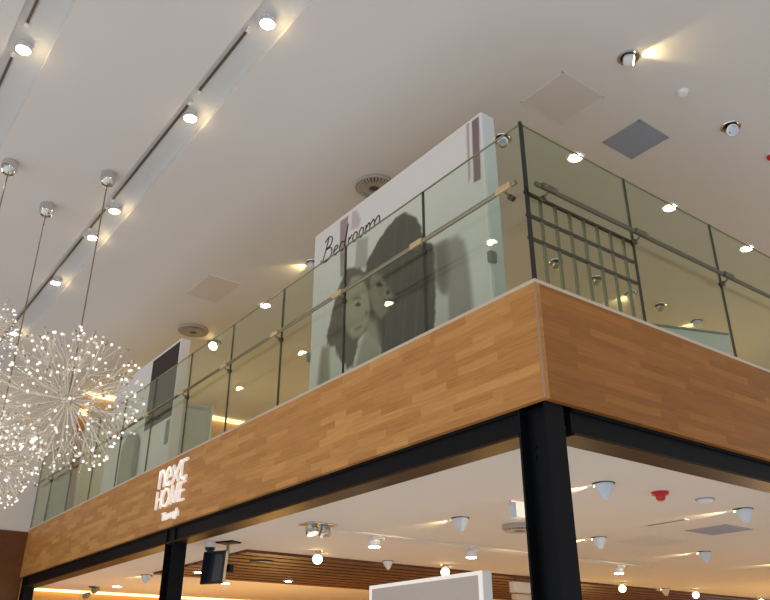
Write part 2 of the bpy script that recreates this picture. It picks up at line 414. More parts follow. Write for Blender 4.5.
LAY = [('curtain', (150, 132, 128), .02, .85), ('patch', (190, 178, 176), .05, .8), ('stripe', (136, 116, 116), .012, 1), ('thin', (176, 162, 160), .015, .9),
       ('lamp', (164, 162, 154), .05, .8), ('lampin', (178, 178, 168), .03, .6), ('carm', (148, 144, 128), .1, .95), ('clight', (196, 198, 184), .04, .6),
       ('hair', (84, 79, 70), .04, 1), ('childhair', (92, 84, 70), .05, .97), ('dress', (160, 156, 140), .12, .92), ('face', (142, 134, 120), .07, .92),
       ('eye1', (48, 42, 36), .03, .95), ('eye2', (52, 46, 40), .025, .9), ('cface', (172, 160, 136), .07, .95), ('ceye', (38, 34, 30), .025, 1), ('cbrow', (92, 84, 70), .03, .7),
       ('cnose', (100, 90, 74), .03, .6), ('cmouth', (120, 98, 78), .025, .7), ('arm', (158, 154, 148), .09, .95), ('armd', (116, 110, 102), .14, .8), ('light', (204, 204, 196), .04, .9)]
YA, YB, ZT, ZB = 4.015, 0.925, 6.735, 4.36
t = thing('poster_panel', 'tall white display panel with grey photo of woman and child, lettered Bedroom', 'poster panel', (0, 0, 0))
MB().box(0.45, 0.62, 0.9, 4.04, ZF1 + 0.005, 6.757, bev=0.006).build('panel', M_PANEL, t)
MB().box(0.47, 0.62, 0.893, 0.9, ZF1 + 0.005, 6.75).build('end_face', M_PANELS, t)
NX, NZ = 240, 190
vs = []; inks = []
boxes = {k: (min(p[0] for p in v) - .1, max(p[0] for p in v) + .1, min(p[1] for p in v) - .1, max(p[1] for p in v) + .1) for k, v in SH.items()}
for iz in range(NZ + 1):
    for ix in range(NX + 1):
        y = YA + (YB - YA) * ix / NX; z = ZB + (ZT - ZB) * iz / NZ
        vs.append((0.447, y, z))
        c = [228, 226, 224]
        for nm, rgb, soft, al in LAY:
            b = boxes[nm]
            if not (b[0] < y < b[1] and b[2] < z < b[3]): continue
            yj = y + 0.008 * math.sin(z * 31 + y * 17) + 0.006 * math.sin(z * 67 - y * 41) if 'hair' in nm else y
            zj = z + (0.008 * math.sin(y * 43 + z * 11) if 'hair' in nm else 0)
            d = edge_d(SH[nm], yj, zj); d = d if inside(SH[nm], yj, zj) else -d
            a = max(0, min(1, 0.5 + d / (1.1 * soft))); a = a * a * (3 - 2 * a) * al
            if nm == 'hair': rgb = tuple(v * (0.94 + 0.16 * (0.5 + 0.5 * math.sin(y * 26 + z * 5 + 1.5 * math.sin(z * 3))) * (0.5 + 0.5 * math.sin(y * 61 + z * 9))) for v in rgb)
            c = [p + (q - p) * a for p, q in zip(c, rgb)]
        inks.append(lin(c))
fs = [(r * (NX + 1) + q, r * (NX + 1) + q + 1, (r + 1) * (NX + 1) + q + 1, (r + 1) * (NX + 1) + q) for r in range(NZ) for q in range(NX)]
me = bpy.data.meshes.new('photo_print'); me.from_pydata(vs, [], fs); me.materials.append(M_POST)
at = me.color_attributes.new('ink', 'FLOAT_COLOR', 'POINT'); at.data.foreach_set('color', [v for c in inks for v in c])
put('photo_print', me, t)
UV = [[(.14, .235), (.08, .12), (.0, .0)], [(.06, .215), (.15, .25), (.225, .21), (.195, .15), (.085, .128), (.20, .115), (.215, .05), (.14, .0), (.03, .005), (-.03, .04)],
      [(.26, .045), (.35, .06), (.345, .09), (.29, .085), (.262, .035), (.30, .0), (.385, .02)], [(.50, .075), (.43, .088), (.395, .04), (.43, .0), (.50, .03), (.575, .24), (.505, .03), (.54, .0)],
      [(.585, .0), (.60, .085), (.61, .06), (.665, .09)], [(.725 + .045 * math.sin(a * PI / 5) + .012 * math.cos(a * PI / 5), .045 + .047 * math.cos(a * PI / 5)) for a in range(11)], [(.855 + .045 * math.sin(a * PI / 5) + .012 * math.cos(a * PI / 5), .045 + .047 * math.cos(a * PI / 5)) for a in range(11)],
      [(.94, .0), (.955, .085), (.955, .05), (1.01, .09), (1.03, .05), (1.025, .0)], [(1.03, .05), (1.10, .092), (1.12, .05), (1.115, .0)], [(1.12, .05), (1.2, .094), (1.225, .05), (1.215, .01), (1.29, .02)]]
ST = [[(3.84 - u, 6.265 + v * 1.3) for u, v in q] for q in UV]
m = MB()
def smooth_path(p):
    out = []
    for i in range(len(p) - 1):
        a = p[max(0, i - 1)]; b = p[i]; c = p[i + 1]; d = p[min(len(p) - 1, i + 2)]
        for k in range(4):
            u = k / 4
            out.append(tuple(0.5 * (2 * b[q] + (c[q] - a[q]) * u + (2 * a[q] - 5 * b[q] + 4 * c[q] - d[q]) * u * u + (3 * b[q] - a[q] - 3 * c[q] + d[q]) * u ** 3) for q in (0, 1)))
    return out + [p[-1]]
for grp in ((0, 1), (2,), (3,), (4,), (5,), (6,), (7, 8, 9)):
    m = MB()
    for g in grp: m.tube([(0.444, y, z) for y, z in smooth_path(ST[g])], 0.0075, 6)
    m.build('letter', M_INK, t)
for y, dy in ((0.91, -1), (4.03, 1)):
    MB().box(0.42, 0.5, min(y, y + dy * .05), max(y, y + dy * .05), 5.02, 5.13, bev=0.004).build('bracket', M_MFRAME, t)

# second display panel, black poster
t = thing('poster_panel', 'white display panel with a black poster, beside the round ceiling vent at left', 'poster panel')
MB().box(0.45, 0.616, 8.285, 11.43, ZF1 + 0.005, 6.75, bev=0.005).build('panel', M_PANEL, t)
MB().box(0.444, 0.449, 8.32, 9.5, 5.4, 6.7).build('black_print', M_BLPOST, t)
MB().box(0.444, 0.449, 8.34, 8.5, 4.95, 5.35).build('grey_print', M_MFRAME, t)
t = thing('partition', 'plain pale partition behind the glass, next to the black poster panel', 'partition')
MB().box(0.63, 1.27, 8.6, 8.72, ZF1 + 0.005, 5.77, bev=0.004).build('panel', M_PANELG, t)
MB().box(1.25, 1.28, 8.58, 8.74, ZF1 + 0.005, 5.775).build('end_strip', M_PANEL, t)
t = thing('partition', 'pale partition behind the glass at the far left end', 'partition')
MB().box(0.63, 3.2, 13.6, 13.7, ZF1 + 0.005, 6.95, bev=0.004).build('panel', M_PANELG, t)
MB().box(0.61, 0.63, 13.58, 13.72, ZF1 + 0.005, 6.96).build('end_strip', M_PANEL, t)
# angled display board seen in second right-hand panel
t = thing('display_board', 'low pale blue board behind the second glass panel right of the corner', 'board', (3.85, 1.364, ZF1 + 0.005), 0.0)
MB().box(-0.5, 0.9, 0, 0.06, 0, 1.09, bev=0.004).build('board', M_PANELS, t)
MB().box(-0.5, 0.9, -0.012, 0.072, 1.09, 1.115).build('top_rail', M_MFRAME, t)
t.rotation_euler = (0, 0, -0.36)
# made-up grey arches: one for a print, one for a reflection in the glass
def arch(y0, y1, h, x, label):
    t = thing('arched_cutout', label, 'cutout', (x, (y0 + y1) / 2, ZF1 + 0.005)); w = (y1 - y0) / 2
    def outline(w, h): 
        return [(-w, 0)] + [(-w * math.cos(PI * i / 16), h - w * 0.7 + w * 0.7 * math.sin(PI * i / 16)) for i in range(17)] + [(w, 0)]
    for nm, ww, hh, x0, x1, mt in (('frame', w, h, 0, 0.05, M_MFRAME), ('cutout_face', w - 0.07, h - 0.07, -0.006, 0.0, M_CUTOUT)):
        o = outline(ww, hh); n = len(o); m = MB()
        m.add([(x0, y, z) for y, z in o] + [(x1, y, z) for y, z in o], [tuple(range(n)), tuple(range(2 * n - 1, n - 1, -1))] + [(i, (i + 1) % n, n + (i + 1) % n, n + i) for i in range(n)])
        m.build(nm, mt, t)
arch(9.6, 10.35, 1.12, 0.38, 'slim arched grey mirror standing for a print on the black poster panel')
arch(12.5, 14.1, 1.0, 0.18, 'wide arched grey mirror standing for a reflection in the glass nearest the end wall')
# ------------------------------------------------------------------ shop sign
t = thing('shop_sign', 'white raised letters next HOME on the parquet fascia', 'sign', (0, -0.08, 0))
def letter(ch, y_left, z0, w, h, bold, italic=0.0, depth=0.03, name='letter', parent=None):
    cu = bpy.data.curves.new('letter', 'FONT'); cu.body = ch; cu.size = 1.0; cu.extrude = 0.0; cu.offset = 0; cu.resolution_u = 4
    ob = bpy.data.objects.new('tmp', cu); col.objects.link(ob)
    dg = bpy.context.evaluated_depsgraph_get(); me = bpy.data.meshes.new_from_object(ob.evaluated_get(dg))
    bpy.data.objects.remove(ob); 
    xs = [v.co.x for v in me.vertices]; ys = [v.co.y for v in me.vertices]
    bx, by = min(xs), min(ys); sx = w / (max(xs) - bx); sy = h / (max(ys) - by)
    bm = bmesh.new(); bm.from_mesh(me)
    bmesh.ops.remove_doubles(bm, verts=bm.verts, dist=1e-5)
    for v in bm.verts:
        u = (v.co.x - bx) * sx; q = (v.co.y - by) * sy
        v.co = (-0.012, y_left - u - italic * q, z0 + q)
    if bold:
        # thicken the outline
        ed = [e for e in bm.edges if len(e.link_faces) == 1]; mv = {}
        for e in ed:
            f = e.link_faces[0]; c = f.calc_center_median(); mid = (e.verts[0].co + e.verts[1].co) / 2
            d = e.verts[1].co - e.verts[0].co; n = Vector((0, -d.z, d.y)).normalized()
            if n.dot(mid - c) < 0: n = -n
            for v in e.verts: mv.setdefault(v, Vector((0, 0, 0))); mv[v] += n
        for v, n in mv.items():
            if n.length > 1e-6: v.co += n.normalized() * bold
    r = bmesh.ops.extrude_face_region(bm, geom=bm.faces[:])
    for v in [g for g in r['geom'] if isinstance(g, bmesh.types.BMVert)]: v.co.x -= depth
    for v in bm.verts: v.co.x += 0.012
    # standoff studs join letter to the fascia
    bmesh.ops.recalc_face_normals(bm, faces=bm.faces)
    bm.to_mesh(me); bm.free(); me.materials.clear(); me.materials.append(M_SIGN)
    o = put(name, me, parent)
    return o
def stroke_letter(paths, w, name='letter'):
    """raised letter cut from strokes of constant width, standing off the fascia on studs"""
    m = MB(); x0, x1 = -0.045, -0.012
    for p in paths:
        for (ya, za), (yb, zb) in zip(p[:-1], p[1:]):
            d = Vector((yb - ya, zb - za)).normalized(); n = Vector((-d.y, d.x)) * (w / 2)
            q = [(ya + n.x, za + n.y), (yb + n.x, zb + n.y), (yb - n.x, zb - n.y), (ya - n.x, za - n.y)]
            m.add([(x0, a, b) for a, b in q] + [(x1, a, b) for a, b in q], [(0, 1, 2, 3), (7, 6, 5, 4), (0, 4, 5, 1), (1, 5, 6, 2), (2, 6, 7, 3), (3, 7, 4, 0)])
        for (a, b) in p[1:-1]: m.cone((x0, a, b), (x1, a, b), w / 2, w / 2, 12)
    o = m.build(name, M_SIGN, t)
    for a, b in (paths[0][0], paths[-1][-1]): MB().cone((0, a, b), (-0.013, a, b), 0.007, 0.007, 8).build('stud', M_CHROME, o)
    return o
def arc(cy, cz, ry, rz, a0, a1, n=12):      # 0 deg = viewer's right (smaller y)
    return [(cy - ry * math.cos(math.radians(a0 + (a1 - a0) * i / n)), cz + rz * math.sin(math.radians(a0 + (a1 - a0) * i / n))) for i in range(n + 1)]
stroke_letter([[(7.29, 3.96), (7.29, 4.215)], arc(7.2, 4.115, .088, .088, 180, 0, 10) + [(7.112, 3.96)]], 0.036)
stroke_letter([[(7.05, 4.085), (6.88, 4.085)] + arc(6.965, 4.085, .088, .118, 0, 318, 22)], 0.034)
stroke_letter([[(6.825, 4.205), (6.615, 3.96)], [(6.84, 3.96), (6.585, 4.23)]], 0.036)
stroke_letter([[(6.36, 4.215), (6.555, 4.215)], [(6.545, 4.23), (6.545, 4.05)] + arc(6.455, 4.05, .09, .085, 180, 280, 8) + [(6.36, 3.985)]], 0.036)
stroke_letter([[(7.315, 3.675), (7.315, 3.925)], [(7.315, 3.805), (7.16, 3.805)], [(7.16, 3.925), (7.16, 3.675)]], 0.024)
stroke_letter([arc(6.995, 3.8, .115, .118, 0, 360, 28)], 0.024)
stroke_letter([[(6.815, 3.675), (6.79, 3.925), (6.70, 3.69), (6.61, 3.925), (6.585, 3.675)]], 0.024)
stroke_letter([[(6.37, 3.92), (6.525, 3.92), (6.525, 3.68), (6.37, 3.68)], [(6.525, 3.805), (6.39, 3.805)]], 0.024)
y = 7.085
for ch, w, h in (('T', .085, .1), ('h', .068, .1), ('r', .05, .07), ('o', .068, .07), ('u', .066, .07), ('g', .066, .098), ('h', .068, .105)):
    letter(ch, y, 3.495 if ch != 'g' else 3.467, w, h, 0.003, parent=t, name='small_letter'); y -= w + 0.012

# ------------------------------------------------------------------ light fittings: hall ceiling
# dark track + spots in each recess
def track_run(x, y0, y1, label):
    t = thing('lighting_track', label, 'light track', (x, y0, ZC + ZS))
    MB().box(-0.013, 0.013, 0, y1 - y0, -0.02, 0).build('rail', M_TRACK, t)
    MB().box(-0.02, 0.02, -0.06, 0, -0.035, 0).build('end_cap', M_WHITE, t); MB().box(-0.02, 0.02, y1 - y0, y1 - y0 + 0.06, -0.035, 0).build('end_cap', M_WHITE, t)
TR = [(-1.59, -6, 1.55, 'dark lighting track in the long recess, nearest piece at the top'), (-1.59, 2.2, 3.35, 'dark lighting track in the long recess, second piece down'),
      (-1.59, 3.65, 6.2, 'dark lighting track in the long recess, third piece down'), (-1.59, 6.5, 7.2, 'dark lighting track in the long recess, short fourth piece'),
      (-1.59, 7.5, 14.2, 'dark lighting track in the long recess, far piece behind the chandelier wires'),
      (-3.46, -6, 3.45, 'dark lighting track in the upper left recess, piece above the lamp'), (-3.46, 4.05, 6.3, 'dark lighting track in the upper left recess, piece below the lamp')]
for a in TR: track_run(*a)
def track_spot(x, y, label, group='recess spotlights'):
    t = thing('track_spotlight', label, 'spotlight', (x, y, ZC + ZS), group=group)
    MB().box(-0.06, 0.05, -0.05, 0.05, -0.025, 0, bev=0.004).build('adapter', M_WHITE, t)
    MB().lathe([(0.078, -0.09), (0.072, -0.05), (0.05, -0.025)], 22).build('head', M_WHITE, t, True)
    MB().lathe([(0.03, -0.1), (0.07, -0.095), (0.07, -0.09)], 22).build('lens', M_LAMP, t, True)
    light('recess_lamp', 'POINT', (x + 0.05, y, ZC + ZS - 0.14), 1.6, (255, 222, 160), size=0.03)
SPOTS = [(1.92, 'brightest lamp of the long recess, topmost'), (3.80, 'second recess spotlight from the top, long recess'), (6.40, 'recess spotlight right of the chandelier wire, third from the top'),
         (7.35, 'recess spotlight just left of the chandelier wire'), (9.26, 'small recess spotlight between the two chandelier wires, fifth from the top'), (12.0, 'farthest recess spotlight above the left chandelier')]
for y, l in SPOTS: track_spot(-1.5, y, l)
track_spot(-3.4, 3.8, 'bright spotlight in the upper left recess')
for y, l in ((6.5, 'second spotlight of the upper left recess, beyond the left edge'), (9.46, 'third spotlight of the upper left recess, beyond the left edge'), (12.24, 'fourth spotlight of the upper left recess, beyond the left edge')):
    track_spot(-3.46, y, l)

def downlight(x, y, label, r=0.085, z=ZC, group='mezzanine downlights'):
    t = thing('downlight', label, 'downlight', (x, y, z), group=group)
    MB().lathe([(r, -0.014), (r + 0.035, -0.012), (r + 0.04, 0)], 24).build('ring', M_WHITE, t, True)
    MB().lathe([(r * 0.98, -0.02), (r * 0.98, -0.012)], 24).build('lens', M_LAMP, t)
for x, w in ((2.79, 'nearest the corner'), (4.79, 'second from the corner'), (6.77, 'third from the corner')):
    downlight(x, 1.57, 'round white downlight at the right-hand glass top, ' + w)

def eyeball(x, y, label, aim, lit=0, group='eyeball spotlights over the mezzanine', r=0.085):
    """recessed chrome gimbal"""
    t = thing('eyeball_spotlight', label, 'spotlight', (x, y, ZC), group=group)
    MB().lathe([(r, -0.004), (r + 0.03, -0.014), (r + 0.035, 0)], 24).build('ring', M_CHROME, t, True)
    MB().lathe([(r, -0.006), (r, -0.004)], 24).build('recess', M_BLACK, t)  # flat black disc standing for the shaded hollow of the fitting
    d = Vector((aim[0], aim[1], -abs(aim[2]))).normalized()
    R = d.to_track_quat('Z', 'Y').to_matrix().to_4x4()
    c = Vector((0, 0, -0.045 * r / 0.085))
    M = Matrix.Translation(c) @ R @ Matrix.Scale(r / 0.085, 4)
    MB().lathe([(0.03, -0.06), (0.06, -0.045), (0.072, -0.01), (0.072, 0.045), (0.06, 0.05)], 20, M=M).build('head', M_CHROME if not lit else M_WHITE, t, True)
    MB().lathe([(0.056, 0.051), (0.045, 0.056)], 20, M=M).build('lens', (M_LENS, M_LAMPW, M_LAMP)[lit], t)
    if lit:
        p = Vector((x, y, ZC)) + c + d * 0.08
        light('eyeball_lamp', 'SPOT', p, 14, (255, 226, 160), size=0.02, aim=(aim[0], aim[1], 0.12), angle=70, blend=0.6)
eyeball(1.85, 0.02, 'white eyeball spotlight throwing a warm beam on the ceiling, upper right', (0.6, -0.8, 0.25), 1)
eyeball(3.82, 0.03, 'unlit chrome eyeball spotlight at the far right of the ceiling', (-0.6, -0.7, 0.8))
eyeball(1.77, 1.86, 'unlit chrome eyeball spotlight just left of the glass corner', (-0.6, -0.6, 0.8))
eyeball(1.60, 6.03, 'eyeball spotlight glowing at the left edge of the poster panel', (-0.3, 0.9, 0.3), 1)
downlight(1.78, 7.9, 'round white downlight at the top of the fourth glass panel')
eyeball(1.82, 10.04, 'dazzling eyeball spotlight right of the black poster', (-0.75, -0.62, 0.75), 1, r=0.13)  # oversized so that its glare bloom is carried by the shape
for x, l in ((4.73, 'dark eyeball spotlight behind the metal grid, nearest the corner'), (5.72, 'dark eyeball spotlight behind the metal grid, second from the corner'), (6.64, 'lit spotlight behind the right end of the metal grid'), (7.47, 'small grey spotlight just right of the metal grid'), (8.6, 'warm spotlight above the pale board')):
    eyeball(x, 3.66, l, (0.3, 0.8, 0.4), 1 if x in (6.64, 8.6) else 0)
# smoke detector
t = thing('smoke_detector', 'small cream smoke detector between the two eyeball spotlights', 'smoke detector', (2.8, 0.0, ZC))
MB().lathe([(0.03, -0.05), (0.05, -0.045), (0.06, -0.02), (0.062, 0)], 20).build('body', M_PANEL, t, True); MB().lathe([(0.066, -0.012), (0.068, 0)], 20).build('base', M_WHITE, t, True)
t = thing('ceiling_alarm', 'red alarm beacon at the right edge of the upper ceiling', 'beacon', (4.76, 0.05, ZC))
MB().lathe([(0.03, -0.07), (0.05, -0.05), (0.055, -0.02)], 18).build('dome', M_RED, t, True); MB().lathe([(0.06, -0.02), (0.06, 0)], 18).build('base', M_WHITE, t)
# vents and tiles
def flat_tile(name, label, cat, x0, x1, y0, y1, z, mt, frame, slats=0):
    t = thing(name, label, cat, ((x0 + x1) / 2, (y0 + y1) / 2, z)); w, d = (x1 - x0) / 2, (y1 - y0) / 2
    MB().box(-w, w, -d, d, -0.006, 0).build('face', mt, t)
    m = MB()
    for a in (-1, 1): m.box(-w - .012, w + .012, a * d - .012, a * d + .012, -0.007, 0); m.box(a * w - .012, a * w + .012, -d, d, -0.007, 0)
    m.build('frame', frame, t)
    if slats:
        for k in range(slats):
            q = -d + (k + .5) * 2 * d / slats; MB().box(-w + .02, w - .02, q - .012, q + .012, -0.008, -0.005).build('louvre', mt, t)
flat_tile('air_vent', 'blue grey square air vent in the upper ceiling', 'vent', 2.83, 3.39, 0.61, 1.15, ZC, M_GREY, M_GREY, 9)
flat_tile('access_panel', 'faint beige square access panel left of the blue grey vent', 'access panel', 1.46, 2.14, 0.59, 1.23, ZC, M_TILE, M_CEIL)
flat_tile('access_panel', 'faint pinkish access panel in the ceiling above the fourth glass panel', 'access panel', 0.45, 1.05, 7.4, 8.35, ZC, M_TILE2, M_CEIL)
def round_diffuser(x, y, z, r, label):
    t = thing('ceiling_diffuser', label, 'air diffuser', (x, y, z))
    MB().lathe([(r * .86, -0.045), (r, -0.055), (r * 1.04, -0.035), (r, 0)], 40).build('ring', M_DIFF, t, True)
    MB().lathe([(r * .25, -0.06), (r * .82, -0.05), (r * .86, -0.045)], 40).build('core', M_DIFF2, t)
    for k in range(30):
        a = 2 * PI * k / 30; o = MB().box(r * .25, r * .9, -0.011, 0.011, -0.072, -0.045).build('fin', M_DIFF, t); o.rotation_euler = (0, 0, a)
round_diffuser(1.09, 3.62, ZC, 0.26, 'round finned air diffuser above the middle of the poster panel')
round_diffuser(1.21, 9.7, ZC, 0.28, 'round air diffuser above the black poster')

# ------------------------------------------------------------------ light fittings: shop ceiling
def cone_spot(x, y, label, r=0.092, group='white cone spotlights on the shop ceiling', lamp=True, glow=False, mt=None):
    t = thing('cone_spotlight', label, 'spotlight', (x, y, ZL), group=group)
    MB().lathe([(r * 1.12, -0.008), (r * 1.18, 0)], 22).build('mount_plate', M_DARK, t)
    k = r / 0.1
    ax = Vector((0.06, 0.16, 1)).normalized()
    Mx = Matrix.Translation((-0.01, -0.03 * k, -0.165 * k)) @ ax.to_track_quat('Z', 'Y').to_matrix().to_4x4()
    MB().lathe([(0.012 * k, 0), (0.026 * k, 0.006 * k), (0.04 * k, 0.025 * k), (0.097 * k, 0.13 * k), (0.1 * k, 0.145 * k), (0.085 * k, 0.15 * k)], 24, M=Mx).build('shade', mt or M_CONE, t, True)
    MB().box(-0.035 * k, 0.035 * k, 0.085 * k, 0.1 * k, -0.028 * k, -0.008 * k).build('lens', M_LAMPW, t)
    MB().cone((r * 1.1, 0, -0.004), (r * 1.1, 0, -0.03), 0.014, 0.01, 8).build('screw_knob', M_DARK, t)
    if lamp:
        light('cone_lamp', 'SPOT', (x, y + 0.115, ZL - 0.04), 34, (255, 226, 170), size=0.015, aim=(0, 1, 0.03), angle=46, blend=0.9)
CS = [(1.96, 1.1, 'large white cone spotlight right of the corner column, nearest the front'), (4.2, 1.02, 'white cone spotlight near the right edge below the beam'),
      (2.09, 3.27, 'white cone spotlight left of the corner column above the white track'), (4.5, 3.25, 'white cone spotlight just right of the corner column, lower one'),
      (6.8, 3.2, 'small white cone spotlight below the grey ceiling vent'), (9.0, 3.1, 'small cone spotlight cut by the right edge of the picture'),
      (1.36, 10.96, 'tiny cone spotlight left of the column below the shop sign')]
for x, y, l in CS: cone_spot(x, y, l)
def ball_spot(x, y, label, r=0.075):
    t = thing('globe_spotlight', label, 'spotlight', (x, y, ZL), group='glowing spotlights along the slats')
    MB().lathe([(0.06, -0.015), (0.07, 0)], 16).build('mount_plate', M_CHROME, t)
    MB().cone((0, 0, -0.012), (0, 0, -0.07), 0.014, 0.014, 8).build('stem', M_CHROME, t)
    d = Vector((-0.55, -0.75, -0.35)).normalized(); c = Vector((0, 0, -0.11))
    M = Matrix.Translation(c) @ d.to_track_quat('Z', 'Y').to_matrix().to_4x4()
    MB().lathe([(0.03, -0.08), (0.06, -0.06), (r, 0), (r, 0.03), (r * .9, 0.035)], 20, M=M).build('head', M_WHITE, t, True)
    MB().lathe([(r * .92, 0.034), (r * .7, 0.052), (r * .3, 0.06)], 20, M=M).build('bulb', M_LAMPW, t, True)
    light('globe_lamp', 'SPOT', (x + 0.1, y + 0.05, ZL - 0.05), 6, (255, 214, 150), size=0.02, aim=(0.75, 0.65, 0.1), angle=50, blend=0.7)
for x, y, l in ((2.2, 6.5, 'dazzling glowing spotlight below the twin chrome fitting'), (4.72, 6.6, 'glowing spotlight above the white framed lightbox'), (9.25, 6.6, 'glowing spotlight right of the corner column at the slats'),
                (11.6, 6.55, 'glowing spotlight in the middle of the right slat edge'), (14.4, 6.7, 'glowing spotlight at the lower right corner')):
    ball_spot(x, y, l)
# track with two white cylinders
t = thing('lighting_track', 'slim white lighting track on the shop ceiling left of the corner column', 'light track', (1.3, 4.83, ZL))
MB().box(0, 6.4, -0.09, 0.09, -0.02, 0).build('rail', M_TRACKW, t); MB().box(-0.03, 0, -0.09, 0.09, -0.022, 0).build('end_cap', M_WHITE, t)
def cyl_spot(x, label, sc=1.0):
    t = thing('track_cylinder_spotlight', label, 'spotlight', (x, 4.83, ZL - 0.02), group='cylinder spotlights on the white track')
    MB().box(-0.03, 0.16, -0.02, 0.02, -0.03, 0).build('adapter', M_WHITE, t)
    MB().lathe([(0.08, -0.13), (0.076, -0.05), (0.055, -0.03)], 20).build('body', M_WHITE, t, True)
    MB().lathe([(0.07, -0.138), (0.07, -0.13)], 20).build('lens', M_LAMP, t)
for x, l in ((2.0, 'left cylinder spotlight on the slim white track'), (3.68, 'second cylinder spotlight on the slim white track'), (6.9, 'cream cylinder spotlight on the white track right of the corner column')): cyl_spot(x, l)
# grey and beige single heads in front of the slats
cone_spot(3.7, 6.8, 'unlit grey white spotlight in front of the dark slats', r=0.08, lamp=False, mt=M_WHITE, group='unlit spotlights before the slats')
cone_spot(11.0, 6.85, 'unlit beige spotlight at the right slat edge', r=0.09, lamp=False, mt=M_TILE, group='unlit spotlights before the slats')
# twin chrome fitting
t = thing('twin_downlight', 'twin chrome downlight on a square plate behind the long beam', 'downlight', (1.0, 4.6, ZL))
MB().box(-0.2, 0.2, -0.14, 0.14, -0.015, 0, bev=0.003).build('plate', M_CHROME, t)
for dx in (-0.09, 0.09):
    d = Vector((0.1, -0.35, -0.9)).normalized(); M = Matrix.Translation((dx, 0, -0.07)) @ d.to_track_quat('Z', 'Y').to_matrix().to_4x4()
    h = MB().lathe([(0.04, -0.06), (0.07, -0.03), (0.078, 0.03), (0.07, 0.06), (0.06, 0.06)], 20, M=M).build('head', M_CHROME, t, True)
    MB().lathe([(0.058, 0.05), (0.04, 0.062)], 20, M=M).build('lens', M_LENS, h)
# vents, detector, slots
flat_tile('air_vent', 'grey square air vent in the shop ceiling at right', 'vent', 4.93, 5.5, 1.68, 2.22, ZL, M_GREY, M_DIFF, 8)
flat_tile('linear_slot', 'long tan slot in the shop ceiling with a bright end', 'slot', 4.19, 4.27, 1.75, 2.3, ZL, M_TRACK, M_CEIL_LOW)
flat_tile('access_panel', 'faint square access panel between cone spotlights right of the column', 'access panel', 4.95, 5.75, 2.75, 3.35, ZL, M_TILE, M_CEIL_LOW)
t = thing('ceiling_alarm', 'red alarm beacon on the shop ceiling right of the corner column', 'beacon', (2.72, 1.02, ZL))
MB().lathe([(0.03, -0.085), (0.045, -0.07), (0.05, -0.03)], 18).build('dome', M_RED, t, True); MB().lathe([(0.075, -0.03), (0.085, -0.02), (0.085, 0)], 18).build('base', M_RED, t, True)
t = thing('smoke_detector', 'flat white smoke detector on the shop ceiling right of the red beacon', 'smoke detector', (3.38, 0.95, ZL))
MB().lathe([(0.05, -0.035), (0.075, -0.02), (0.08, 0)], 20).build('body', M_WHITE, t, True); MB().lathe([(0.095, -0.01), (0.1, 0)], 20).build('base', M_GREY, t)
round_diffuser(2.98, 3.2, ZL, 0.2, 'round grey diffuser half hidden by the corner column')
t = thing('ceiling_lamp', 'small white box lamp half hidden left of the corner column', 'lamp', (1.93, 2.2, ZL))
MB().box(-0.07, 0.07, -0.05, 0.05, -0.17, -0.02, bev=0.006).build('box', M_CONE, t); MB().box(-0.12, 0.1, -0.03, 0.03, -0.02, 0).build('bracket', M_TRACKW, t)
# small discs far left
for x, y, l in ((1.62, 13.2, 'white disc light on the shop ceiling at far left'), (3.1, 11.3, 'round downlight behind the dark slats, left of the lightbox'), (2.0, 11.0, 'round downlight below the hanging screen')):
    downlight(x, y, l, r=0.08, z=ZL, group='shop ceiling disc lights')
for x, y, l in ((1.75, 9.6, 'small lamp in the slats beside the column below the sign'), (3.7, 9.9, 'small lamp between the dark slats')):
    downlight(x, y, l, r=0.06, z=ZL - 0.04, group='slat lamps')
t = thing('ceiling_speaker', 'black round speaker in the dark slats', 'speaker', (1.95, 7.72, ZL - 0.04))
MB().lathe([(0.16, -0.03), (0.19, -0.02), (0.2, 0)], 20).build('body', M_BLACK, t, True); MB().lathe([(0.095, -0.034), (0.095, -0.03)], 20).build('grille', M_DARK, t)
# swivel lamp far left
t = thing('swivel_spotlight', 'dark twin swivel spotlight near the cove at far left', 'spotlight', (1.25, 13.6, ZL))
MB().lathe([(0.07, -0.02), (0.075, 0)], 16).build('mount_plate', M_DARK, t); MB().cone((0, 0, -0.015), (0, 0, -0.1), 0.015, 0.015, 8).build('stem', M_DARK, t)
for sx, sz in ((0.07, -0.09), (-0.09, -0.2)):
    MB().cone((sx - 0.05, -0.05, sz), (sx + 0.06, 0.03, sz + 0.05), 0.06, 0.045, 16).build('head', M_MFRAME, t, True)
# hanging screen + dome camera
t = thing('hanging_monitor', 'black flat screen hung from the ceiling right of the left column', 'monitor', (0.765, 6.5, ZL), 0.45)
MB().box(-0.1, 0.1, -0.14, 0.14, -0.02, 0).build('ceiling_plate', M_STEEL, t)
MB().cone((0, 0, -0.02), (0, 0, -0.36), 0.022, 0.022, 12).build('pole', M_RAIL, t)
MB().box(-0.07, 0.03, -0.1, 0.14, -0.4, -0.3).build('bracket', M_STEEL, t)
o = MB().box(-0.045, 0.0, -0.02, 0.36, -0.55, -0.13, bev=0.008).build('screen_case', M_BLACK, t, loc=(-0.08, -0.06, 0)); o.rotation_euler = (0, 0.06, 0.0)
MB().box(-0.048, -0.045, 0.02, 0.33, -0.52, -0.16).build('screen', M_SCREEN, o)
MB().box(-0.046, 0.002, -0.024, -0.02, -0.54, -0.14).build('side_trim', M_ALU, o)
t = thing('dome_camera', 'white dome camera just above the hanging screen', 'camera', (0.62, 6.75, ZL))
MB().lathe([(0.085, -0.06), (0.095, -0.03), (0.09, 0)], 20).build('housing', M_WHITE, t, True)
MB().lathe([(0.015, -0.125), (0.045, -0.11), (0.066, -0.085), (0.072, -0.06)], 20).build('dome', M_BLACK, t, True)
